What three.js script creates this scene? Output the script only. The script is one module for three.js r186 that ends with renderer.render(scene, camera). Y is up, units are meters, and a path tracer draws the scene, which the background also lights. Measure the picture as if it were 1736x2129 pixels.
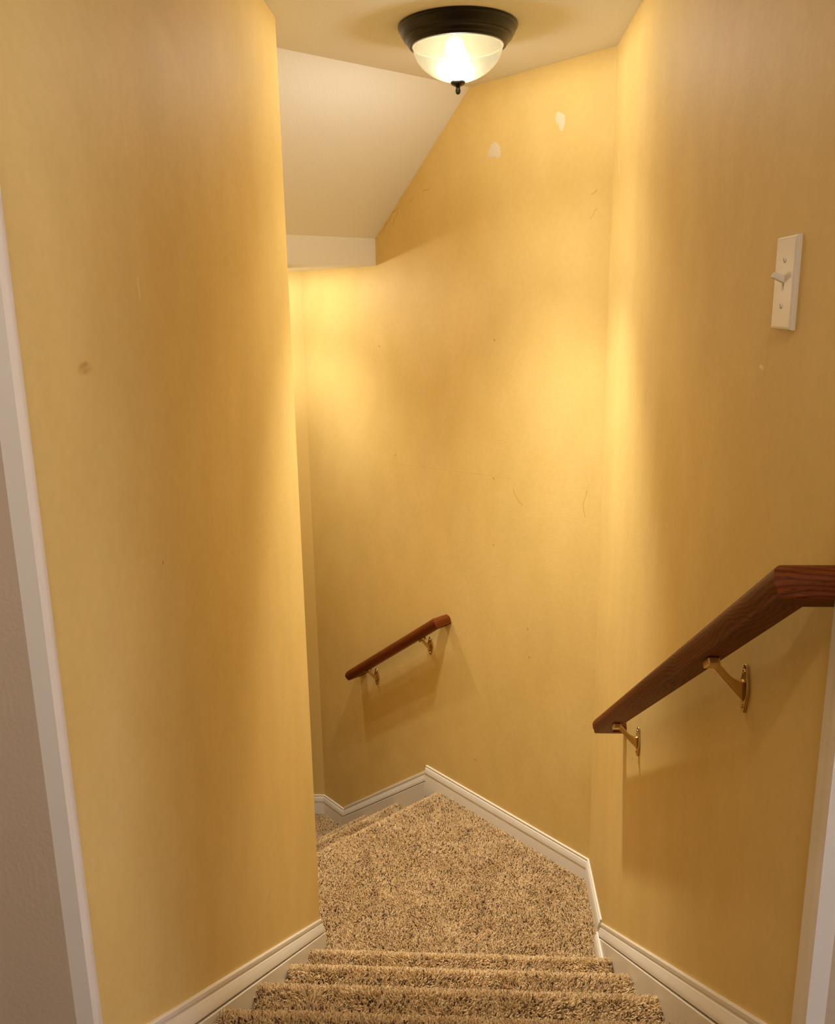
import * as THREE from 'three';
import { mergeGeometries, toCreasedNormals } from 'three/addons/utils/BufferGeometryUtils.js';
import { RoundedBoxGeometry } from 'three/addons/geometries/RoundedBoxGeometry.js';
import { createNoise2D, createNoise3D } from 'simplex-noise';

// ---------------------------------------------------------------- camera, sky, exposure
const scene = new THREE.Scene();
const camera = new THREE.PerspectiveCamera(2 * Math.atan(1064.5 / 1789.887) * 180 / Math.PI, 1736 / 2129, 0.02, 60);
camera.position.set(0, 0, 0);
camera.rotation.order = 'YXZ';
camera.rotation.set(-0.2373, 0.0632, -0.0167);
const renderer = new THREE.WebGLRenderer();
renderer.toneMapping = THREE.LinearToneMapping;
renderer.toneMappingExposure = 1.07;
renderer.shadowMap.enabled = true;
scene.background = new THREE.Color().setRGB(9, 8.8, 10);          // pale overcast sky, reaches the hall through its window only
const LAMP_COLOR = new THREE.Color().setRGB(1, 0.955, 0.82);
const LAMP_POWER = 6.8;                                              // candela straight down of each bulb in the fixture over the stairs
const LOWER_POWER = 1.1;                                             // and of the one round the turn
const HALL_FILL_POWER = 0.8;                                               // candela of each bulb in the unseen hall lamp, added as fill
const GLOW_SHARE = 0.018;                                            // what each bulb sends out evenly through the bowl

// ---------------------------------------------------------------- helpers
function rng(seed) { let a = seed >>> 0; return () => { a = (a + 0x6d2b79f5) | 0; let t = Math.imul(a ^ (a >>> 15), 1 | a); t = (t + Math.imul(t ^ (t >>> 7), 61 | t)) ^ t; return ((t ^ (t >>> 14)) >>> 0) / 4294967296; }; }
const rnd = rng(7);
const n2 = createNoise2D(rng(11)), n3 = createNoise3D(rng(12));
const V = (x, y, z) => new THREE.Vector3(x, y, z);
const taken = new Map();
function numbered(name) { const k = taken.get(name) ?? 0; taken.set(name, k + 1); return k ? name + '_' + String(k).padStart(3, '0') : name; }
function mesh(name, geometry, material, parent) {
  const m = new THREE.Mesh(geometry, material);
  m.name = parent ? name : numbered(name);
  m.castShadow = m.receiveShadow = true;
  (parent ?? scene).add(m);
  return m;
}
function structure(name, geometry, material, label) {
  const m = mesh(name, geometry, material);
  m.userData = { kind: 'structure', label, category: name.split('_')[0] };
  return m;
}
function thing(name, label, category, group) {
  const g = new THREE.Group(); g.name = numbered(name); g.userData = { label, category }; if (group) g.userData.group = group; scene.add(g); return g;
}
const crease = (g, a = 0.6) => toCreasedNormals(g, a);

// flat polygon in plan ([x, z] list) extruded from y0 to y1; uv in metres
function slab(points, y0, y1) {
  const s = new THREE.Shape(points.map(([x, z]) => new THREE.Vector2(x, -z)));
  const g = new THREE.ExtrudeGeometry(s, { depth: y1 - y0, bevelEnabled: false });
  g.rotateX(-Math.PI / 2); g.translate(0, y0, 0);
  return worldUV(g);
}
// box-projected uv in metres
function worldUV(g) {
  const p = g.attributes.position, n = g.attributes.normal, uv = new Float32Array(p.count * 2);
  for (let i = 0; i < p.count; i++) {
    const ax = Math.abs(n.getX(i)), ay = Math.abs(n.getY(i)), az = Math.abs(n.getZ(i));
    if (ay > 0.8) { uv[2 * i] = p.getX(i); uv[2 * i + 1] = p.getZ(i); }
    else if (ax >= az) { uv[2 * i] = p.getZ(i); uv[2 * i + 1] = p.getY(i); }
    else { uv[2 * i] = p.getX(i); uv[2 * i + 1] = p.getY(i); }
  }
  g.setAttribute('uv', new THREE.BufferAttribute(uv, 2));
  return g;
}
const box = (x0, x1, y0, y1, z0, z1) => { const g = new THREE.BoxGeometry(x1 - x0, y1 - y0, z1 - z0); g.translate((x0 + x1) / 2, (y0 + y1) / 2, (z0 + z1) / 2); return worldUV(g); };
// a straight moulding: profile [[r, u] ...] in the frame (right, up) carried from A to B and cut by the planes through A and B with normals nA and nB
function beam(A, B, right, up, profile, nA, nB, angle = 0.6, uvScale = 1) {
  const d = B.clone().sub(A).normalize(), N = profile.length;
  nA ??= d; nB ??= d;
  const ring = (P, n) => profile.map(([r, u]) => { const o = right.clone().multiplyScalar(r).addScaledVector(up, u); const t = -o.dot(n) / d.dot(n); return P.clone().add(o).addScaledVector(d, t); });
  const a = ring(A, nA), b = ring(B, nB), pos = [], uv = [];
  let acc = 0;
  const tri = (p, q, r, tp, tq, tr) => { for (const x of [p, q, r]) pos.push(x.x, x.y, x.z); for (const x of [tp, tq, tr]) uv.push(x[0], x[1]); };
  const len = (P) => P.clone().sub(A).dot(d) * uvScale;
  for (let i = 0; i < N; i++) {
    const j = (i + 1) % N, l = Math.hypot(profile[j][0] - profile[i][0], profile[j][1] - profile[i][1]) * uvScale;
    const ua = [len(a[i]), acc], ub = [len(b[i]), acc], uc = [len(b[j]), acc + l], ud = [len(a[j]), acc + l];
    tri(a[i], b[i], b[j], ua, ub, uc); tri(a[i], b[j], a[j], ua, uc, ud);
    acc += l;
  }
  const tris = THREE.ShapeUtils.triangulateShape(profile.map(([r, u]) => new THREE.Vector2(r, u)), []);
  for (const [i, j, k] of tris) {
    const t = (q) => [profile[q][0] * uvScale, profile[q][1] * uvScale];
    tri(a[i], a[j], a[k], t(i), t(j), t(k)); tri(b[i], b[k], b[j], t(i), t(k), t(j));
  }
  const g = new THREE.BufferGeometry();
  g.setAttribute('position', new THREE.Float32BufferAttribute(pos, 3));
  g.setAttribute('uv', new THREE.Float32BufferAttribute(uv, 2));
  // make the faces point outwards: signed volume decides
  let vol = 0; const pp = g.attributes.position;
  for (let i = 0; i < pp.count; i += 3) vol += V().fromBufferAttribute(pp, i).dot(V().fromBufferAttribute(pp, i + 1).cross(V().fromBufferAttribute(pp, i + 2)));
  if (vol < 0) { const q = pp.array, w = g.attributes.uv.array; for (let i = 0; i < pp.count; i += 3) { for (let c = 0; c < 3; c++) { const s = q[(i + 1) * 3 + c]; q[(i + 1) * 3 + c] = q[(i + 2) * 3 + c]; q[(i + 2) * 3 + c] = s; } for (let c = 0; c < 2; c++) { const s = w[(i + 1) * 2 + c]; w[(i + 1) * 2 + c] = w[(i + 2) * 2 + c]; w[(i + 2) * 2 + c] = s; } } }
  g.computeVertexNormals();
  return crease(g, angle);
}
// a texture computed per texel, f(x, y) -> [r, g, b] in 0..1 (sRGB unless data)
function texel(w, h, f, data, repeat = 1) {
  const d = new Uint8Array(w * h * 4);
  for (let y = 0, o = 0; y < h; y++) for (let x = 0; x < w; x++, o += 4) { const c = f(x / w, y / h); for (let k = 0; k < 3; k++) d[o + k] = Math.max(0, Math.min(255, c[k] * 255 + 0.5)); d[o + 3] = 255; }
  const t = new THREE.DataTexture(d, w, h); t.wrapS = t.wrapT = THREE.RepeatWrapping; t.magFilter = THREE.LinearFilter; t.minFilter = THREE.LinearFilter;
  if (!data) t.colorSpace = THREE.SRGBColorSpace; t.repeat.set(repeat, repeat); t.needsUpdate = true;
  return t;
}
// tileable noise on the unit square
const tile = (x, y, f, seed = 0) => { const a = x * 2 * Math.PI, b = y * 2 * Math.PI, R = f / (2 * Math.PI); return 0.5 * (n3(R * Math.cos(a) + seed, R * Math.sin(a), R * Math.cos(b) * 1.0 + 9) + n3(R * Math.sin(b) + seed * 2, R * Math.cos(b), R * Math.cos(a) + 31)); };

// ---------------------------------------------------------------- the plan of the stairwell (metres; the camera is the origin)
const XL = -0.5054, XR = 0.4346, YC = 0.7309, ZC = -2.8233, ZE = -2.4569, TH = 0.7724;
const S0 = 0.6226, S2 = 1.1762, Y2 = 0.2616, Y3 = 0.1547, S3 = 1.7374;
const sn = Math.sin(TH), cs = Math.cos(TH);
const D = V(-sn, 0, -cs);                 // along the angled wall, away and to the left
const NW = V(cs, 0, -sn);                 // out through the angled wall
const IN = NW.clone().negate();           // from the angled wall into the stairwell
const far = (s, y = 0, off = 0) => V(XR + D.x * s + IN.x * off, y, ZC + D.z * s + IN.z * off);
const xz = (v) => [v.x, v.z];
const WIDE = 0.929;                       // clear width of the lower flight
const Ec = V(XL, 0, ZE), F = far(S3), G = V(-1.158, 0, F.z + 0.94);
const YB = -3.0, YT = 1.3, LANDING = -2.105, LOW = -2.655;
const RISE = 0.1937, RUN = 0.2797, ZN = -2.222;    // first nosing above the landing
const FLOOR = -1.165;                     // upper hall floor
const ZHL = -0.895, ZHR = -0.941;         // hall face of the wall with the opening, left and right of it
const LEFT_END = -2.6, HALL_X0 = -1.3, HALL_X1 = 2.6, HALL_Z = 0.75;

// ---------------------------------------------------------------- paints
const paintBump = texel(512, 512, (x, y) => { const v = 0.5 + 0.28 * tile(x, y, 60) + 0.2 * tile(x, y, 150, 3); return [v, v, v]; }, true, 2.2);
const YELLOW = [0.885, 0.768, 0.485];
function wallMap(u0, u1, v0, v1, seed, marks) {
  const w = 1024, h = 2048, cv = document.createElement('canvas'); cv.width = w; cv.height = h;
  const c = cv.getContext('2d'), im = c.createImageData(w, h), r = rng(seed), noise = createNoise2D(r);
  for (let y = 0, o = 0; y < h; y++) for (let x = 0; x < w; x++, o += 4) {
    const U = u0 + (u1 - u0) * x / w, W = v1 + (v0 - v1) * y / h;
    const m = 0.012 * noise(U * 2.3, W * 1.1) + 0.009 * noise(U * 7, W * 4) + 0.006 * noise(U * 31, W * 27) + (r() - 0.5) * 0.012;
    const k = 0.008 * noise(U * 3 + 40, W * 2);
    im.data[o] = 255 * (YELLOW[0] + m + k * 0.4); im.data[o + 1] = 255 * (YELLOW[1] + m); im.data[o + 2] = 255 * (YELLOW[2] + m * 1.2 - k); im.data[o + 3] = 255;
  }
  c.putImageData(im, 0, 0);
  const X = (u) => (u - u0) / (u1 - u0) * w, Y = (v) => (v1 - v) / (v1 - v0) * h, SX = w / (u1 - u0), SY = h / (v1 - v0);
  marks?.({ c, X, Y, SX, SY, r });
  const t = new THREE.CanvasTexture(cv); t.colorSpace = THREE.SRGBColorSpace; t.wrapS = t.wrapT = THREE.ClampToEdgeWrapping; t.magFilter = THREE.LinearFilter;
  return t;
}
// strokes and smears of dirt, given in metres on the wall
function scratch(k, pts, width, color) { k.c.strokeStyle = color; k.c.lineWidth = Math.max(0.8, width * k.SX); k.c.lineCap = 'round'; k.c.beginPath(); pts.forEach(([u, v], i) => (i ? k.c.lineTo(k.X(u), k.Y(v)) : k.c.moveTo(k.X(u), k.Y(v)))); k.c.stroke(); }
function smear(k, u, v, ru, rv, color, n = 40) { for (let i = 0; i < n; i++) { const a = k.r() * 6.28, q = Math.sqrt(k.r()); k.c.fillStyle = color; k.c.beginPath(); k.c.ellipse(k.X(u + Math.cos(a) * q * ru), k.Y(v + Math.sin(a) * q * rv), ru * 0.25 * k.SX + 1, rv * 0.25 * k.SY + 1, 0, 0, 6.29); k.c.fill(); } }
const paint = (map, w, h) => { const b = paintBump.clone(); b.repeat.set(w * 2.2, h * 2.2); b.needsUpdate = true; return new THREE.MeshPhysicalMaterial({ map, roughness: 0.58, specularIntensity: 0.5, bumpMap: b, bumpScale: 0.00028 }); };
function mapUV(g, fu, u0, u1, v0, v1) {       // uv over one wall's own texture; bump keeps to the same uv
  const p = g.attributes.position, uv = g.attributes.uv;
  for (let i = 0; i < p.count; i++) uv.setXY(i, (fu(p.getX(i), p.getZ(i)) - u0) / (u1 - u0), (p.getY(i) - v0) / (v1 - v0));
  return g;
}
const plainYellow = new THREE.MeshPhysicalMaterial({ color: new THREE.Color(...[0, 1, 2].map((i) => YELLOW[i])).convertSRGBToLinear(), roughness: 0.58, specularIntensity: 0.5, bumpMap: paintBump, bumpScale: 0.00028 });
const ceilingPaint = new THREE.MeshStandardMaterial({ color: '#ebe8e4', roughness: 0.85, bumpMap: paintBump, bumpScale: 0.0005 });
const hallPaint = new THREE.MeshStandardMaterial({ color: '#c9b69e', roughness: 0.7, bumpMap: paintBump, bumpScale: 0.0005 });
const trimPaint = new THREE.MeshPhysicalMaterial({ color: '#ece6dc', roughness: 0.32, specularIntensity: 0.8 });

// ---------------------------------------------------------------- walls
const T = 0.12;
const leftMarks = (k) => {
  for (let i = 0; i < 14; i++) { const u = -2.35 + k.r() * 1.2, v = -1.6 + k.r() * 1.9; scratch(k, [[u, v], [u + 0.004 * k.r(), v - 0.01 - 0.05 * k.r()]], 0.0015 + 0.002 * k.r(), 'rgba(246,226,178,0.25)'); }
  smear(k, -1.115, -0.075, 0.022, 0.007, 'rgba(150,95,50,0.05)');
  scratch(k, [[-1.33, -0.405], [-1.331, -0.409]], 0.004, 'rgba(120,80,40,0.5)');
  scratch(k, [[-1.93, -1.29], [-1.95, -1.33]], 0.002, 'rgba(250,232,190,0.55)'); scratch(k, [[-1.86, -1.43], [-1.84, -1.45]], 0.002, 'rgba(110,75,30,0.4)');
  scratch(k, [[-1.33, 0.045], [-1.333, 0.015]], 0.003, 'rgba(255,244,214,0.5)');
};
const rightMarks = (k) => {
  smear(k, -1.33, -0.1, 0.008, 0.003, 'rgba(255,240,215,0.15)', 20);
  scratch(k, [[-2.13, -1.2], [-2.131, -1.206]], 0.002, 'rgba(60,35,20,0.9)');
  scratch(k, [[-2.72, 0.41], [-2.7, 0.36]], 0.012, 'rgba(255,240,222,0.35)'); scratch(k, [[-2.79, -0.6], [-2.79, -0.68]], 0.008, 'rgba(255,240,215,0.3)');
  for (let i = 0; i < 8; i++) { const u = -2.7 + k.r() * 1.5, v = -1.7 + k.r() * 2.1; scratch(k, [[u, v], [u + 0.004, v - 0.02 * k.r()]], 0.0015, 'rgba(120,80,40,0.18)'); }
};
const farMarks = (k) => {
  const crack = (u, v, du, dv, n, c = 'rgba(105,75,30,0.55)') => { const pts = [[u, v]]; for (let i = 0; i < n; i++) { u += du / n + (k.r() - 0.5) * 0.012; v += dv / n + (k.r() - 0.5) * 0.012; pts.push([u, v]); } scratch(k, pts, 0.0012, c); };
  crack(0.84, 0.42, 0.05, 0.005, 4); crack(0.93, 0.40, 0.035, -0.02, 4); crack(1.02, 0.365, 0.06, -0.015, 8); crack(1.06, 0.355, 0.05, -0.06, 8); crack(1.1, 0.33, 0.02, -0.05, 7); crack(1.03, 0.36, 0.03, -0.05, 6);
  crack(0.06, 0.335, 0.015, -0.01, 3); crack(0.055, 0.28, 0.02, -0.03, 3); crack(0.35, -0.72, 0.06, 0.06, 6, 'rgba(90,60,20,0.6)'); crack(0.06, -0.62, 0.0, -0.1, 6);
  for (const [u, v] of [[0.5, -0.13], [1.08, -0.62], [0.5, -0.64], [0.5, -0.9], [0.31, -1.3], [0.32, -1.19], [0.6, -1.85], [1.4, -2.08], [0.32, -2.2], [1.17, -0.17]]) scratch(k, [[u, v], [u - 0.004, v - 0.003]], 0.004, 'rgba(110,75,35,0.5)');
  for (let i = 0; i < 30; i++) { const u = k.r() * 1.7, v = -2.4 + k.r() * 3; scratch(k, [[u, v], [u + 0.01 * k.r(), v - 0.01 * k.r()]], 0.001, 'rgba(120,85,40,0.3)'); }
  scratch(k, [[0.4, -0.63], [1.1, -0.66]], 0.002, 'rgba(120,85,40,0.08)');
};
const LU = [-2.5, -0.9, -2.3, 0.75], FU = [0, 1.75, -2.7, 0.75];
const wl = structure('wall_left', mapUV(slab([[XL, ZHL], [XL, ZE], [XL - T, ZE + 0.049], [XL - T, ZHL]], YB, YT), (x, z) => z, ...LU), paint(wallMap(...LU, 21, leftMarks), LU[1] - LU[0], LU[3] - LU[2]), 'yellow painted wall on the left, ending in an outside corner at the turn');
const RU = [-2.85, -0.9, -2.3, 0.75];
const wr = structure('wall_right', mapUV(slab([[XR, ZHR], [XR + T, ZHR], [XR + T, ZC - 0.049], [XR, ZC]], YB, YT), (x, z) => z, ...RU), paint(wallMap(...RU, 22, rightMarks), RU[1] - RU[0], RU[3] - RU[2]), 'yellow painted wall on the right carrying the switch and the nearer handrail');
const wf = structure('wall_back', mapUV(slab([[XR, ZC], [XR + T, ZC - 0.049], [F.x + 0.0506, F.z - T], xz(F)], YB, YT), (x, z) => (x - XR) * D.x + (z - ZC) * D.z, ...FU), paint(wallMap(...FU, 23, farMarks), FU[1] - FU[0], FU[3] - FU[2]), 'angled yellow wall behind the landing with two white patches of filler');
structure('wall_end', slab([xz(F), [F.x + 0.0506, F.z - T], [LEFT_END - T, F.z - T], [LEFT_END - T, F.z]], YB, YT), plainYellow, 'narrow strip of yellow wall past the angled wall, at the foot of the stairs');
structure('wall_inner', slab([xz(Ec), [XL - T, ZE + 0.049], [G.x - 0.0506, G.z + T], xz(G)], YB, YT), plainYellow, 'yellow wall of the lower flight, round the left corner');
structure('wall_lower', slab([xz(G), [G.x - 0.0506, G.z + T], [LEFT_END, G.z + T], [LEFT_END, G.z]], YB, YT), plainYellow, 'yellow wall of the lower passage, round the left corner');
structure('wall_passage_end', box(LEFT_END - T, LEFT_END, YB, YT, F.z, G.z + T), plainYellow, 'yellow wall closing the lower passage on the left');
// two white patches of filler, skimmed on and sanded
function patch(s, y, w, h, seed, label) {
  const r = rng(seed), N = 40, pos = [], idx = [], rings = 5;
  pos.push(0, 0, 0.0016);
  for (let q = 1; q <= rings; q++) for (let i = 0; i < N; i++) {
    const a = i / N * 2 * Math.PI, k = q / rings, lobe = 1 + 0.22 * Math.sin(2 * a + seed) + 0.14 * Math.sin(3 * a + seed * 2) + 0.1 * n2(Math.cos(a) * 3 + seed, Math.sin(a) * 3) + (q === rings ? 0.1 * (r() - 0.5) : 0);
    pos.push(Math.cos(a) * w / 2 * k * lobe, Math.sin(a) * h / 2 * k * lobe, q === rings ? 0.0002 : 0.0014 + 0.0006 * n2(Math.cos(a) * k * 4, Math.sin(a) * k * 4 + seed));
  }
  for (let i = 0; i < N; i++) idx.push(0, 1 + i, 1 + (i + 1) % N);
  for (let q = 0; q < rings - 1; q++) for (let i = 0; i < N; i++) { const a = 1 + q * N + i, b = 1 + q * N + (i + 1) % N; idx.push(a, a + N, b, b, a + N, b + N); }
  const g = new THREE.BufferGeometry(); g.setAttribute('position', new THREE.Float32BufferAttribute(pos, 3)); g.setIndex(idx);
  const c = far(s, y, 0.0002);
  g.applyMatrix4(new THREE.Matrix4().makeBasis(D.clone().negate(), V(0, 1, 0), IN.clone()).setPosition(c)); g.computeVertexNormals();
  const m = mesh('filler_patch', g, fillerMat, wf); m.userData.label = label; return m;
}
const fillerMat = new THREE.MeshStandardMaterial({ color: '#e4d4b4', roughness: 0.9, side: THREE.DoubleSide, bumpMap: paintBump, bumpScale: 0.002 });
patch(0.209, 0.559, 0.036, 0.055, 3, 'small white patch of filler near the right corner');
patch(0.501, 0.508, 0.05, 0.062, 8, 'larger white patch of filler below the ceiling');

// ---------------------------------------------------------------- ceilings
const pin = (s, off) => xz(far(s, 0, off));
structure('ceiling', slab([[XL - 0.05, ZHL], [XR + 0.05, ZHR], [XR + 0.05, ZC], pin(0, -0.05), pin(S0, -0.05), pin(S0, WIDE + 0.05), [XL - 0.05, ZE]], YC, YC + 0.1), ceilingPaint, 'flat off-white ceiling over the upper flight and landing');
// profile in (s, y) carried square to the angled wall
function across(profile, o0 = -0.05, o1 = WIDE + 0.05) {
  const A = far(0, 0, o0), B = far(0, 0, o1);
  return worldUV(beam(A, B, D, V(0, 1, 0), profile, null, null, 0.3));
}
structure('ceiling_sloped', across([[S0, YC], [S2, Y2], [S2, Y2 + 0.12], [S0, YC + 0.12]]), ceilingPaint, 'sloped off-white ceiling descending over the lower flight');
structure('ceiling_bulkhead', across([[S2, Y2], [S2, Y3], [S2 + 0.1, Y3], [S2 + 0.1, Y2 + 0.1], [S2, Y2 + 0.1]]), ceilingPaint, 'upright off-white band at the foot of the sloped ceiling');
structure('ceiling_lower', slab([pin(S2 + 0.1, -0.05), pin(S3, -0.05), [F.x, F.z - 0.05], [LEFT_END, F.z - 0.05], [LEFT_END, G.z + 0.05], [G.x, G.z + 0.05], pin(S2 + 0.1, WIDE + 0.05)], Y3, Y3 + 0.1), ceilingPaint, 'low flat ceiling past the band at the foot of the slope');

// ---------------------------------------------------------------- the upper hall the camera stands in
structure('wall_hall_left', box(HALL_X0, XL - T, FLOOR - 0.2, YT, ZHL - 0.1, ZHL), hallPaint, 'greige hall wall left of the white casing');
structure('wall_hall_corner', box(XL - T, XL, FLOOR, YT, ZHL, ZHL + 0.004), hallPaint, 'greige end of the hall wall beside the left casing');
structure('wall_hall_right', box(XR, HALL_X1, FLOOR - 0.2, YT, ZHR, ZHR + 0.03), hallPaint, 'greige hall wall right of the white casing');
structure('wall_hall_header', box(XL, XR, YC, YT, -0.98, ZHL), hallPaint, 'greige wall above the opening to the stairs');
structure('wall_hall_back', box(HALL_X0, HALL_X1, FLOOR - 0.2, YT, HALL_Z, HALL_Z + 0.1), hallPaint, 'greige hall wall behind the viewer');
structure('wall_hall_end', box(HALL_X0 - 0.1, HALL_X0, FLOOR - 0.2, YT, ZHL - 0.1, HALL_Z + 0.1), hallPaint, 'greige wall closing the hall on the left');
structure('ceiling_hall', box(HALL_X0 - 0.1, HALL_X1 + 0.1, YT, YT + 0.1, -1.1, HALL_Z + 0.1), ceilingPaint, 'white ceiling of the upper hall');
const WZ0 = -0.62, WZ1 = 0.42, WY0 = -0.75, WY1 = 0.40;
{
  const pieces = [box(HALL_X1, HALL_X1 + 0.12, FLOOR - 0.2, WY0, -1.1, HALL_Z + 0.1), box(HALL_X1, HALL_X1 + 0.12, WY1, YT, -1.1, HALL_Z + 0.1), box(HALL_X1, HALL_X1 + 0.12, WY0, WY1, -1.1, WZ0), box(HALL_X1, HALL_X1 + 0.12, WY0, WY1, WZ1, HALL_Z + 0.1)];
  structure('wall_hall_window', mergeGeometries(pieces), hallPaint, 'greige wall at the right end of the hall with a window');
  const f = 0.05, x = HALL_X1 + 0.05;
  const w = structure('window_1', mergeGeometries([box(x, x + 0.05, WY0, WY0 + f, WZ0, WZ1), box(x, x + 0.05, WY1 - f, WY1, WZ0, WZ1), box(x, x + 0.05, WY0, WY1, WZ0, WZ0 + f), box(x, x + 0.05, WY0, WY1, WZ1 - f, WZ1), box(x, x + 0.05, (WY0 + WY1) / 2 - 0.02, (WY0 + WY1) / 2 + 0.02, WZ0, WZ1)]), trimPaint, 'white framed window at the right end of the hall');
  mesh('window_pane', box(x + 0.022, x + 0.026, WY0 + f, WY1 - f, WZ0 + f, WZ1 - f), new THREE.MeshPhysicalMaterial({ color: '#ffffff', transmission: 1, thickness: 0, roughness: 0, ior: 1.5 }), w);
}
// casings of the opening: a stepped white board on each side
function casing(n, x, dir, z0, z1, label) {
  const prof = [[0, 0], [0.0225, 0], [0.0225, 0.012], [0.019, 0.016], [0.019, 0.026], [0.016, 0.03], [0, 0.03]].map(([r, u]) => [r, u]);
  return structure('trim_' + n, beam(V(x, FLOOR, z1), V(x, YC, z1), V(dir, 0, 0), V(0, 0, -1), prof.map(([r, u]) => [r, u * (z1 - z0) / 0.03])), trimPaint, label);
}
casing(1, XL, 1, -0.925, -0.891, 'white casing along the left side of the opening');
casing(2, XR, -1, -0.966, -0.911, 'white casing along the right side of the opening');

// ---------------------------------------------------------------- carpet
const CARPET = [[0.76, 0.54, 0.285], [0.83, 0.62, 0.36], [0.66, 0.45, 0.23], [0.36, 0.22, 0.11], [0.11, 0.055, 0.026]];
const carpetBase = new THREE.MeshStandardMaterial({ roughness: 1, map: texel(512, 512, (x, y) => { const v = 0.5 + 0.3 * tile(x, y, 90) + 0.3 * tile(x, y, 220, 5); return [0.26 + 0.2 * v, 0.18 + 0.15 * v, 0.1 + 0.1 * v]; }, false, 2.5) });
const tuftMat = new THREE.MeshStandardMaterial({ color: '#ffffff', roughness: 1 });
// one tuft: a bent three-sided yarn end, foot at the origin
function tuftGeometry(bend) {
  const rings = [[0, 0.0014, 0], [0.005, 0.0018, 0.15], [0.0095, 0.0018, 0.5], [0.0130, 0.0011, 1]], pos = [], idx = [];
  rings.forEach(([y, r, b]) => { for (let i = 0; i < 3; i++) { const a = i * 2 * Math.PI / 3 + y * 60; pos.push(Math.cos(a) * r + b * bend, y, Math.sin(a) * r); } });
  for (let q = 0; q < 3; q++) for (let i = 0; i < 3; i++) { const a = q * 3 + i, b = q * 3 + (i + 1) % 3; idx.push(a, a + 3, b, b, a + 3, b + 3); }
  idx.push(9, 11, 10);
  const g = new THREE.BufferGeometry(); g.setAttribute('position', new THREE.Float32BufferAttribute(pos, 3)); g.setIndex(idx); g.computeVertexNormals();
  return g;
}
const TUFT = tuftGeometry(0.0042);
const STEP = 0.0033;
// samples: list of [position, normal]
function pile(samples, parent, brushed = V(0, 0, 0), long = 1) {       // brushed: the way feet have laid the pile
  const im = new THREE.InstancedMesh(TUFT, tuftMat, samples.length), m = new THREE.Matrix4(), q = new THREE.Quaternion(), q2 = new THREE.Quaternion(), up = V(0, 1, 0), c = new THREE.Color(), sc = V(1, 1, 1);
  samples.forEach(([p, n, edge], i) => {          // edge: the pile on a nosing is pressed over the front
    const a = 3.2 * n3(p.x * 5, p.z * 5, p.y * 3) + 1.8 * n3(p.x * 17, p.z * 17, 4), l = 0.34 + 0.45 * n3(p.x * 8, p.z * 8, 20 + p.y * 3);
    const way = 0.75 * n3(p.x * 4, p.z * 6, 50 + p.y * 5);
    const dir = n.clone().addScaledVector(brushed, edge ? -0.5 : 1 + way).addScaledVector(V(brushed.z, 0, -brushed.x), 1.1 * n3(p.x * 6, p.z * 6, 70 + p.y * 5)).add(V(Math.cos(a) * l + (rnd() - 0.5) * 0.62, (rnd() - 0.5) * 0.3, Math.sin(a) * l + (rnd() - 0.5) * 0.62)).normalize();
    q.setFromUnitVectors(up, dir); q2.setFromAxisAngle(up, rnd() * 6.283); q.multiply(q2);
    const k = 0.8 + 0.45 * rnd(); sc.set(k * (0.9 + 0.3 * rnd()), k * (edge ? 0.85 : long), k);
    m.compose(p, q, sc); im.setMatrixAt(i, m);
    const t = rnd() * (edge ? 0.86 : long > 1 ? 0.965 : 1), col = CARPET[t < 0.36 ? 0 : t < 0.66 ? 1 : t < 0.84 ? 2 : t < 0.92 ? 3 : 4], v = 0.92 + 0.16 * rnd();
    im.setColorAt(i, c.setRGB(col[0] * v, col[1] * v, col[2] * v));
  });
  im.name = 'carpet_pile'; im.castShadow = im.receiveShadow = true; im.userData.kind = 'stuff'; im.instanceMatrix.needsUpdate = true;
  parent.add(im); return im;
}
const inside = (poly, x, z) => { let c = false; for (let i = 0, j = poly.length - 1; i < poly.length; j = i++) { const [a, b] = poly[i], [d, e] = poly[j]; if ((b > z) !== (e > z) && x < (d - a) * (z - b) / (e - b) + a) c = !c; } return c; };
function flatSamples(poly, y, step = STEP) {
  const xs = poly.map((p) => p[0]), zs = poly.map((p) => p[1]), out = [];
  for (let x = Math.min(...xs); x < Math.max(...xs); x += step) for (let z = Math.min(...zs); z < Math.max(...zs); z += step) { const px = x + (rnd() - 0.5) * step, pz = z + (rnd() - 0.5) * step; if (inside(poly, px, pz)) out.push([V(px, y, pz), V(0, 1, 0)]); }
  return out;
}
// rounded nosing: arc from the tread edge down the front; P0 -> P1 is the edge line, f points off the step
function nosingSamples(P0, P1, f, y, R, down, step = STEP) {
  const out = [], L = P0.distanceTo(P1), e = P1.clone().sub(P0).normalize();
  for (let t = 0; t < L; t += step) {
    for (let a = 0; a <= 1.9; a += step / R) { const b = a + (rnd() - 0.5) * step / R, tt = t + (rnd() - 0.5) * step, n = V(0, Math.cos(b), 0).addScaledVector(f, Math.sin(b)); out.push([P0.clone().addScaledVector(e, tt).addScaledVector(f, -R).setY(y - R).addScaledVector(n, R), n, true]); }
    for (let h = R * 1.2; h < down; h += step * 1.8) out.push([P0.clone().addScaledVector(e, t + (rnd() - 0.5) * step).addScaledVector(f, -0.018 + (rnd() - 0.5) * 0.002).setY(y - R - h), f.clone()]);
  }
  return out;
}
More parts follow.
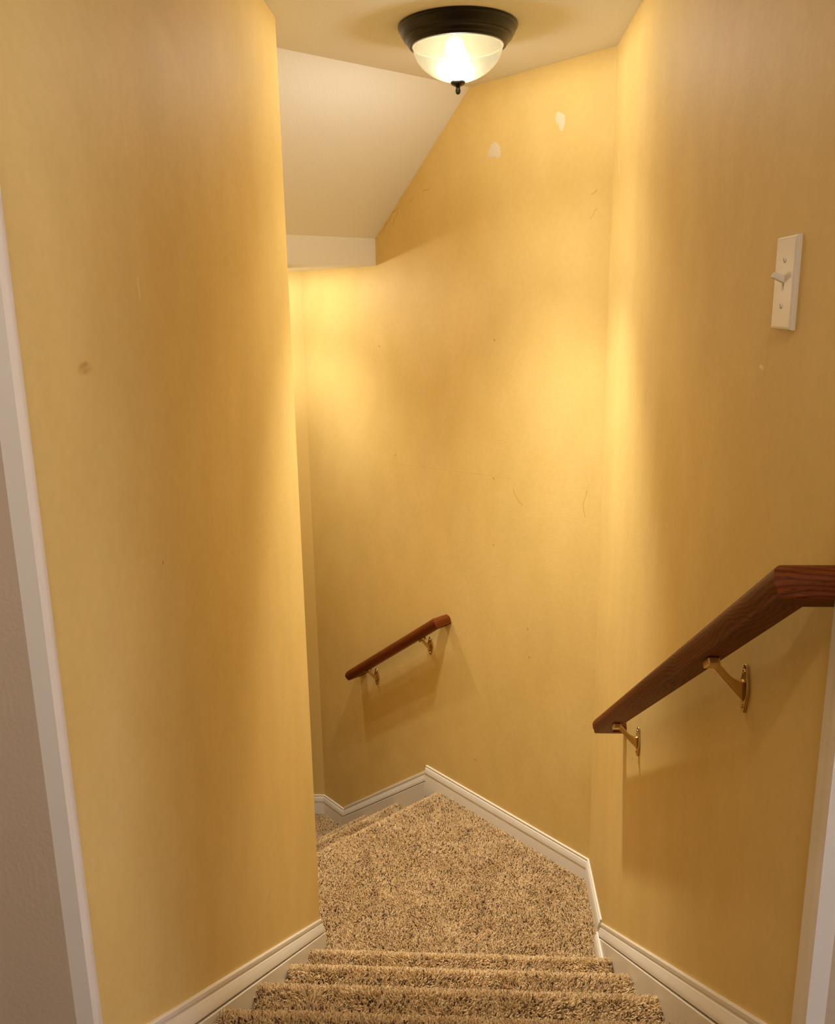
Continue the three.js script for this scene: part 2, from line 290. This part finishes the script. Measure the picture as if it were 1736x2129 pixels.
// solid of a step: profile (r along f, u up) carried along the edge
const NR = 0.026;
function stepProfile(depth, drop) {
  const p = [[-depth, -drop], [-depth, 0], [-NR, 0]];
  for (let i = 1; i <= 8; i++) { const a = i / 8 * 2.2; p.push([-NR + NR * Math.sin(a), -NR + NR * Math.cos(a)]); }
  p.push([-0.022, -0.045], [-0.022, -drop]);
  return p;
}
function carpetStep(name, P0, P1, f, y, depth, drop, parent) {
  const s = mesh(name, worldUV(beam(P0.clone().setY(y), P1.clone().setY(y), f, V(0, 1, 0), stepProfile(depth, drop), null, null, 0.9)), carpetBase, parent);
  const a = P0.clone().addScaledVector(f, -NR), b = P1.clone().addScaledVector(f, -NR), c = P1.clone().addScaledVector(f, -depth), d = P0.clone().addScaledVector(f, -depth);
  pile([...flatSamples([xz(a), xz(b), xz(c), xz(d)], y), ...nosingSamples(P0, P1, f, y, NR, 0.05)], s, f.clone().multiplyScalar(-0.6), 1.35);
  return s;
}
const SK = 0.018;                         // thickness of the skirt boards
{
  const st = thing('stair_flight', 'beige carpeted flight of steps in the foreground going down to the landing', 'stairs');
  for (let k = 0; k < 4; k++) { const z = ZN + k * RUN; carpetStep('step', V(XL + SK, 0, z), V(XR - SK, 0, z), V(0, 0, -1), LANDING + RISE * (k + 1) - 0.005, RUN + 0.02, RISE * (k + 1) + 0.1, st); }
}
{
  const z = ZN + 4 * RUN, fl = structure('floor', box(XL - T, XR + T, FLOOR - 0.2, FLOOR, z + 0.02, ZHL), carpetBase, 'carpeted top step and threshold of the upper hall');
  mesh('nosing', worldUV(beam(V(XL + SK, FLOOR, z), V(XR - SK, FLOOR, z), V(0, 0, -1), V(0, 1, 0), stepProfile(0.05, 0.3), null, null, 0.9)), carpetBase, fl);
  structure('floor_hall', box(HALL_X0, HALL_X1, FLOOR - 0.2, FLOOR - 0.001, ZHL, HALL_Z), carpetBase, 'carpeted floor of the upper hall');
}
const SL = 0.83;                          // landing edge of the lower flight, along the angled wall
{
  const w = WIDE - 0.002, o0 = 0.002, z = ZN + 0.03;
  const poly = [[XL + 0.002, z], [XR - 0.002, z], [XR - 0.002, ZC], pin(0, o0), pin(SL - NR, o0), pin(SL - NR, w), [XL + 0.002, ZE]];
  const fl = structure('floor_landing', slab(poly, LANDING - 0.3, LANDING), carpetBase, 'beige shaggy carpet of the landing between the two flights');
  const P0 = far(SL, LANDING, o0), P1 = far(SL, LANDING, w);
  mesh('nosing', worldUV(beam(P0, P1, D, V(0, 1, 0), stepProfile(0.03, 0.3), null, null, 0.9)), carpetBase, fl);
  pile([...flatSamples(poly, LANDING), ...nosingSamples(P0, P1, D, LANDING, NR, 0.06)], fl);
  const st = thing('stair_flight', 'two beige carpeted steps below the landing, going down left along the angled wall', 'stairs');
  carpetStep('step', far(1.115, 0, SK), far(1.115, 0, w), D, LANDING - 0.185, 0.33, 0.5, st);
  carpetStep('step', far(1.365, 0, SK), far(1.365, 0, w), D, LANDING - 0.368, 0.3, 0.5, st);
  const lowPoly = [pin(1.34, o0), pin(S3, o0), [F.x, F.z + 0.002], [LEFT_END, F.z + 0.002], [LEFT_END, G.z], xz(G), pin(1.34, w)];
  const lf = structure('floor_lower', slab(lowPoly, LOW - 0.3, LOW), carpetBase, 'beige carpet at the foot of the lower steps, beside the corner');
  pile(flatSamples([pin(1.34, o0), pin(S3, o0), [F.x - 0.45, F.z + 0.002], pin(1.34, 0.6)], LOW), lf);
}

// ---------------------------------------------------------------- baseboards, [out of the wall, height below the top edge]
const UP = V(0, 1, 0);
const BASE = [[0, 0], [0.0045, 0], [0.0065, -0.002], [0.0065, -0.006], [0.005, -0.0085], [0.0065, -0.0105], [0.0085, -0.012], [0.0105, -0.02], [0.0125, -0.027], [0.0135, -0.031], [0.0135, -0.034], [0.0115, -0.0345], [0.0115, -0.15], [0, -0.15]];
const CAP = [[0, 0], [0.0045, 0], [0.0065, -0.003], [0.0065, -0.011], [0.0035, -0.014], [0.0035, -0.0165], [0.0075, -0.019], [0.0105, -0.028], [0.0135, -0.037], [0.0145, -0.044], [0.0145, -0.048], [0.012, -0.0505], [0, -0.0505]];
const SKIRT = (h) => [[0, -0.054], [0.0145, -0.054], [0.0165, -0.056], [0.0165, -h], [0, -h]];
const TOP = -2.005;                        // top of the landing baseboards
const bis = (a, b) => a.clone().sub(b).normalize();      // mitre plane normal between two runs with directions a (arriving) and b (leaving), seen from outside
const xr = V(-1, 0, 0), zIn = V(0, 0, 1);
// landing, right wall then angled wall
const runR = V(0, 0, -1), mitC = runR.clone().add(D).normalize();
const ZB = -2.50;
const bR = structure('baseboard_right', beam(V(XR, TOP, ZB), V(XR, TOP, ZC), xr, UP, BASE, null, mitC), trimPaint, 'white level baseboard at the foot of the right wall by the landing');
structure('baseboard_back', beam(far(0, TOP), far(0.905, TOP), IN, UP, BASE, mitC, null), trimPaint, 'white level baseboard along the angled wall on the landing');
// rakes: cap moulding over a plain skirt board
function rake(n, A, B, out, label, hA, hB, cutA, cutB) {
  const c = structure('baseboard_' + n, beam(A, B, out, UP, CAP, cutA, cutB), trimPaint, label);
  mesh('skirt_board', beam(A, B, out, UP, SKIRT(0.34), cutA, cutB), trimPaint, c);
  return c;
}
const plumbZ = V(0, 0, 1);
const rr = rake('right_stairs', V(XR, -2.008, ZB + 0.012), V(XR, -2.008 + 0.69 * 1.545, ZB + 0.012 + 1.545), xr, 'sloping white skirt board on the right wall above the steps', 0, 0, plumbZ, plumbZ);
mesh('base_return', beam(V(XR - 0.0165, -2.028, -2.47), V(XR - 0.0165, -2.028, -2.21), xr, UP, BASE, null, null), trimPaint, rr);
const lz0 = ZE - 0.0, ly0 = -1.979 - 0.667 * (2.4569 - 2.43);
rake('left_stairs', V(XL, ly0, lz0), V(XL, ly0 + 0.667 * 1.532, lz0 + 1.532), V(1, 0, 0), 'sloping white skirt board on the left wall above the steps', 0, 0, plumbZ.clone().add(D.clone().negate()).normalize(), plumbZ);
rake('back_stairs', far(0.905, -2.03), far(1.556, -2.522), IN, 'sloping white skirt board on the angled wall beside the lower steps', 0, 0, D, D);
const mitF = D.clone().add(V(-1, 0, 0)).normalize();
structure('baseboard_lower', beam(far(1.556, -2.535), far(S3, -2.535), IN, UP, BASE, null, mitF), trimPaint, 'short white baseboard on the angled wall at the foot of the stairs');
structure('baseboard_end', beam(V(F.x, -2.535, F.z), V(LEFT_END, -2.535, F.z), zIn, UP, BASE, mitF, null), trimPaint, 'white baseboard on the end wall at the foot of the stairs');

// ---------------------------------------------------------------- handrails
const woodMap = texel(2048, 512, (x, y) => {
  const w = 0.045 * n2(x * 1.6, y * 3) + 0.006 * n2(x * 7, y * 9 + 9);
  const ring = Math.abs((((y + w) * 46) % 1 + 1) % 1 - 0.5) * 2, band = Math.pow(ring, 2.5);
  const pore = Math.max(0, n2(x * 22, y * 260)) * Math.max(0, n2(x * 3 + 5, y * 50) + 0.4), tone = 0.5 + 0.5 * n2(x * 2 + 20, y * 5);
  const v = Math.max(0, Math.min(1, 0.62 + 0.22 * tone - 0.42 * band - 0.5 * pore));
  return [0.21 + 0.34 * v, 0.078 + 0.2 * v, 0.02 + 0.075 * v];
}, false, 1);
woodMap.wrapS = woodMap.wrapT = THREE.MirroredRepeatWrapping;
const wood = new THREE.MeshPhysicalMaterial({ map: woodMap, roughness: 0.5, specularIntensity: 0.3 });
const brass = new THREE.MeshStandardMaterial({ color: '#cdb07a', metalness: 1, roughness: 0.26 });
const darkSteel = new THREE.MeshStandardMaterial({ color: '#3a2a1c', metalness: 0.8, roughness: 0.4 });
// loaf-shaped section, flat underneath
const RAIL = (() => { const p = [[-0.0195, -0.022], [0.0195, -0.022], [0.0215, -0.0195], [0.0225, -0.012], [0.0245, -0.008]]; for (let i = 0; i <= 12; i++) { const a = i / 12 * Math.PI; p.push([0.0255 * Math.cos(a), 0.002 + 0.0205 * Math.sin(a)]); } p.push([-0.0245, -0.008], [-0.0225, -0.012], [-0.0215, -0.0195]); return p; })();
// A: upper end, B: lower end of the centre line (already off the wall), out: from the wall into the room
function handrail(A, B, out, off, label, brackets) {
  const g = thing('handrail', label, 'handrail', 'wall handrails');
  const d = B.clone().sub(A).normalize(), toWall = out.clone().negate(), up = out.clone().cross(d).normalize(); if (up.y < 0) up.negate();
  const mA = d.clone().add(out).normalize(), mB = d.clone().sub(out).normalize();          // mitre planes
  mesh('rail', beam(A, B, out, up, RAIL, mA, mB, 0.5, 2.6), wood, g);
  const r1 = mesh('rail_return', beam(A.clone().addScaledVector(toWall, off), A, d, up, RAIL, null, mA, 0.5, 2.6), wood, g);
  const r2 = mesh('rail_return', beam(B, B.clone().addScaledVector(toWall, off), d, up, RAIL, mB, null, 0.5, 2.6), wood, g);
  r1.userData.label = 'upper end turned into the wall'; r2.userData.label = 'lower end turned into the wall';
  for (const t of brackets) {
    const C = A.clone().lerp(B, t), under = C.clone().addScaledVector(up, -0.022), wallP = C.clone().addScaledVector(toWall, off), h = d.clone().setY(0).normalize();
    const base = under.y - 0.055;           // height of the wall plate's centre
    const br = new THREE.Group(); br.name = 'bracket'; g.add(br);
    const M = (o) => new THREE.Matrix4().makeBasis(h, UP, h.clone().cross(UP)).setPosition(o);
    const W = (o) => { const m = new THREE.Matrix4().makeBasis(h.clone(), UP.clone(), out.clone()); if (m.determinant() < 0) m.makeBasis(h.clone().negate(), UP.clone(), out.clone()); return m.setPosition(o); };
    const plateAt = wallP.clone().setY(base);
    // wall plate: tall lozenge with rounded ends
    const s = new THREE.Shape(); s.moveTo(-0.006, -0.038); s.quadraticCurveTo(0, -0.044, 0.006, -0.038); s.bezierCurveTo(0.008, -0.02, 0.016, -0.012, 0.016, 0); s.bezierCurveTo(0.016, 0.012, 0.008, 0.02, 0.006, 0.036); s.quadraticCurveTo(0, 0.042, -0.006, 0.036); s.bezierCurveTo(-0.008, 0.02, -0.016, 0.012, -0.016, 0); s.bezierCurveTo(-0.016, -0.012, -0.008, -0.02, -0.006, -0.038);
    const pg = new THREE.ExtrudeGeometry(s, { depth: 0.003, bevelEnabled: true, bevelSize: 0.0012, bevelThickness: 0.0012, bevelSegments: 2, curveSegments: 8 });
    pg.translate(0, 0, 0.0013); pg.applyMatrix4(W(plateAt));
    mesh('wall_plate', pg, brass, br);
    // arm: rib from the plate, out and up to the saddle; drawn as a profile in the plane (out, up)
    const reach = off, rise = under.y - base;
    const a = new THREE.Shape(); a.moveTo(0.002, 0.014); a.bezierCurveTo(0.010, 0.009, 0.018, 0.010, 0.028, 0.020); a.lineTo(reach - 0.014, rise - 0.013); a.lineTo(reach + 0.004, rise - 0.009); a.lineTo(reach + 0.004, rise - 0.016); a.lineTo(reach - 0.010, rise - 0.021); a.lineTo(0.030, 0.008); a.bezierCurveTo(0.020, -0.004, 0.010, -0.014, 0.002, -0.024); a.lineTo(0.002, 0.014);
    const ag = new THREE.ExtrudeGeometry(a, { depth: 0.007, bevelEnabled: true, bevelSize: 0.0012, bevelThickness: 0.0015, bevelSegments: 2, curveSegments: 8 });
    ag.translate(0, 0, -0.0035);
    const am = new THREE.Matrix4().makeBasis(out.clone(), UP.clone(), out.clone().cross(UP)).setPosition(plateAt); ag.applyMatrix4(am);
    mesh('arm', ag, brass, br);
    // saddle strap under the rail
    const sg = new RoundedBoxGeometry(0.036, 0.013, 0.018, 2, 0.0025);
    sg.applyMatrix4(new THREE.Matrix4().makeBasis(d.clone(), up.clone(), d.clone().cross(up)).setPosition(under.clone().addScaledVector(up, -0.0066)));
    mesh('saddle', sg, brass, br);
    for (const y of [-0.031, 0.028]) { const q = new THREE.SphereGeometry(0.0042, 10, 6, 0, 6.283, 0, 1.5); q.rotateX(Math.PI / 2); q.scale(1, 1, 0.8); q.translate(0, y, 0.0052); q.applyMatrix4(W(plateAt)); mesh('screw', q, brass, br); }
  }
  return g;
}
const OFF = 0.062;
handrail(V(XR - OFF, -0.327, -0.985), V(XR - OFF, -1.166, -2.252), V(-1, 0, 0), OFF, 'long dark oak handrail on the right wall with both ends turned in', [0.235, 0.845]);
handrail(far(0.765, -1.278, OFF), far(1.362, -1.698, OFF), IN, OFF, 'short dark oak handrail on the angled wall above the lower steps', [0.17, 0.81]);

// ---------------------------------------------------------------- light switch
{
  const g = thing('light_switch', 'white single toggle light switch on the right wall', 'switch');
  const P = V(XR, 0.019, -1.244); g.position.copy(P); g.rotation.y = -Math.PI / 2;         // local x along the wall, local z out of it
  const plastic = new THREE.MeshPhysicalMaterial({ color: '#e9e0d2', roughness: 0.28 });
  const s = new THREE.Shape(); const w = 0.0375, h = 0.0615; s.moveTo(-w, -h); s.lineTo(w, -h); s.lineTo(w, h); s.lineTo(-w, h); s.lineTo(-w, -h);
  const hole = new THREE.Path(); hole.moveTo(-0.0052, -0.0122); hole.lineTo(-0.0052, 0.0122); hole.lineTo(0.0052, 0.0122); hole.lineTo(0.0052, -0.0122); hole.lineTo(-0.0052, -0.0122); s.holes.push(hole);
  const pg = new THREE.ExtrudeGeometry(s, { depth: 0.0022, bevelEnabled: true, bevelSize: 0.0045, bevelThickness: 0.0045, bevelSegments: 4 });
  pg.scale(0.9, 0.94, 1); pg.translate(0, 0, 0.0012);
  mesh('plate', pg, plastic, g);
  const tg = new THREE.BoxGeometry(0.0082, 0.0215, 0.004); tg.translate(0, 0, 0.004); mesh('toggle_well', tg, plastic, g);
  const lever = new RoundedBoxGeometry(0.0078, 0.0098, 0.021, 2, 0.0016); const lp = lever.attributes.position; for (let i = 0; i < lp.count; i++) { const k = 1 - 0.2 * (lp.getZ(i) / 0.0105 + 1) / 2; lp.setX(i, lp.getX(i) * k); lp.setY(i, lp.getY(i) * k); }
  lever.computeVertexNormals(); lever.rotateX(-0.42); lever.translate(0, 0.0075, 0.0135); mesh('toggle', lever, plastic, g);
  for (const y of [-0.0302, 0.0302]) {
    const sc = new THREE.CylinderGeometry(0.0034, 0.0036, 0.0016, 16); sc.rotateX(Math.PI / 2); sc.translate(0, y, 0.0084); const m = mesh('screw', sc, plastic, g);
    const slot = new THREE.BoxGeometry(0.0011, 0.0058, 0.0006); slot.rotateZ(0.5); slot.translate(0, y, 0.0091); mesh('slot', slot, darkSteel, m);
  }
}

// ---------------------------------------------------------------- ceiling lamps
const bronze = new THREE.MeshPhysicalMaterial({ color: '#0f0a09', roughness: 0.34, metalness: 0.55, clearcoat: 0.3, clearcoatRoughness: 0.4 });
const domeGlass = new THREE.MeshPhysicalMaterial({ color: new THREE.Color().setRGB(0.085, 0.076, 0.052), roughness: 0.74, transmission: 0.96, thickness: 0, ior: 1.3, emissive: new THREE.Color().setRGB(1, 0.86, 0.6), emissiveIntensity: 0.42, side: THREE.DoubleSide });
const bulbGlass = new THREE.MeshStandardMaterial({ color: '#ffffff', emissive: new THREE.Color().setRGB(1, 0.92, 0.78), emissiveIntensity: 40 });
const reflectorMat = new THREE.MeshStandardMaterial({ color: '#8a7a58', roughness: 0.7, side: THREE.DoubleSide });
const lathe = (pts, n = 72) => crease(new THREE.LatheGeometry(pts.map(([r, y]) => new THREE.Vector2(r, y)), n), 0.35);
function ceilingLamp(P, turn, power, glow, beams, label) {
  const g = thing('ceiling_light', label, 'ceiling light', 'flush ceiling lights');
  g.position.copy(P); g.rotation.y = turn;
  // stepped bronze pan; hollow underneath
  mesh('pan', lathe([[0.0, -0.0005], [0.158, -0.0005], [0.1618, -0.002], [0.1628, -0.0055], [0.1618, -0.009], [0.1585, -0.0105], [0.1578, -0.013], [0.1545, -0.023], [0.1495, -0.0305], [0.1478, -0.0318], [0.1478, -0.0345], [0.1455, -0.0362], [0.1425, -0.0375], [0.1405, -0.0405], [0.1375, -0.0452], [0.1342, -0.0475], [0.1335, -0.0505], [0.131, -0.0535], [0.1265, -0.0538], [0.1240, -0.051], [0.1240, -0.016], [0.0, -0.014]]), bronze, g);
  mesh('reflector', lathe([[0.0001, -0.016], [0.080, -0.017], [0.112, -0.022], [0.1225, -0.034], [0.1232, -0.0495]]), reflectorMat, g).userData.label = 'cream reflector inside the pan';
  // thick dome of seeded glass
  const dome = []; for (let i = 0; i <= 26; i++) { const a = i / 26 * Math.PI / 2; dome.push([0.1225 * Math.pow(Math.cos(a), 1.1) + 0.0001, -0.050 - 0.091 * Math.sin(a)]); }
  const dg = new THREE.LatheGeometry(dome.map(([r, y]) => new THREE.Vector2(r, y)), 72); dg.computeVertexNormals();
  const dm = mesh('dome', dg, domeGlass, g); dm.userData.label = 'glowing frosted glass bowl';
  mesh('rim', new THREE.TorusGeometry(0.1225, 0.0022, 8, 72).rotateX(Math.PI / 2).translate(0, -0.0525, 0), new THREE.MeshPhysicalMaterial({ color: '#f3e6c6', roughness: 0.3, emissive: new THREE.Color().setRGB(1, 0.86, 0.6), emissiveIntensity: 0.2 }), dm);
  const fin = mesh('finial', lathe([[0.0001, -0.1385], [0.0195, -0.1385], [0.0205, -0.1415], [0.0195, -0.145], [0.0175, -0.1475], [0.0110, -0.1505], [0.0065, -0.1525], [0.0056, -0.156], [0.0066, -0.1585], [0.0072, -0.163], [0.0064, -0.168], [0.0038, -0.1715], [0.0001, -0.1725]], 32), bronze, g);
  for (const sx of [-1, 1]) {
    const bulb = mesh('bulb', new THREE.SphereGeometry(0.026, 20, 14).scale(1.3, 1.1, 1).translate(sx * 0.055, -0.07, 0), bulbGlass, g);
    const l = new THREE.PointLight(LAMP_COLOR, power * glow); l.position.set(sx * 0.055, -0.070, 0); l.shadow.radius = 1.2; l.castShadow = true; l.name = 'bulb_light'; g.add(l);
    for (const [share, angle] of beams) {      // the pan throws most of the light down
      const d = new THREE.SpotLight(LAMP_COLOR, power * share, 0, angle, 1); d.position.set(sx * 0.055, -0.070, 0); d.target.position.set(sx * 0.055, -1, 0); d.shadow.radius = 1.2; d.castShadow = true; d.name = 'bulb_downlight'; g.add(d, d.target);
    }
  }
  return g;
}
ceilingLamp(V(-0.032, YC, -2.580), 1.45, LAMP_POWER, GLOW_SHARE, [[0.14, 1.05], [0.86, 0.66]], 'lit glass dome ceiling light with bronze rim over the landing');
ceilingLamp(V(-0.985, Y3, -3.605), 1.2, LOWER_POWER, 0.2, [[1, 1.15]], 'lit glass dome ceiling light round the corner at the foot of the stairs');
ceilingLamp(V(0.05, YT, 0.25), 0.2, HALL_FILL_POWER, 0.8, [[1, 1.2]], 'added fill light behind the viewer in the upper hall, built as a glass dome ceiling light');  // out of view, put in to lift the near side walls

renderer.render(scene, camera);
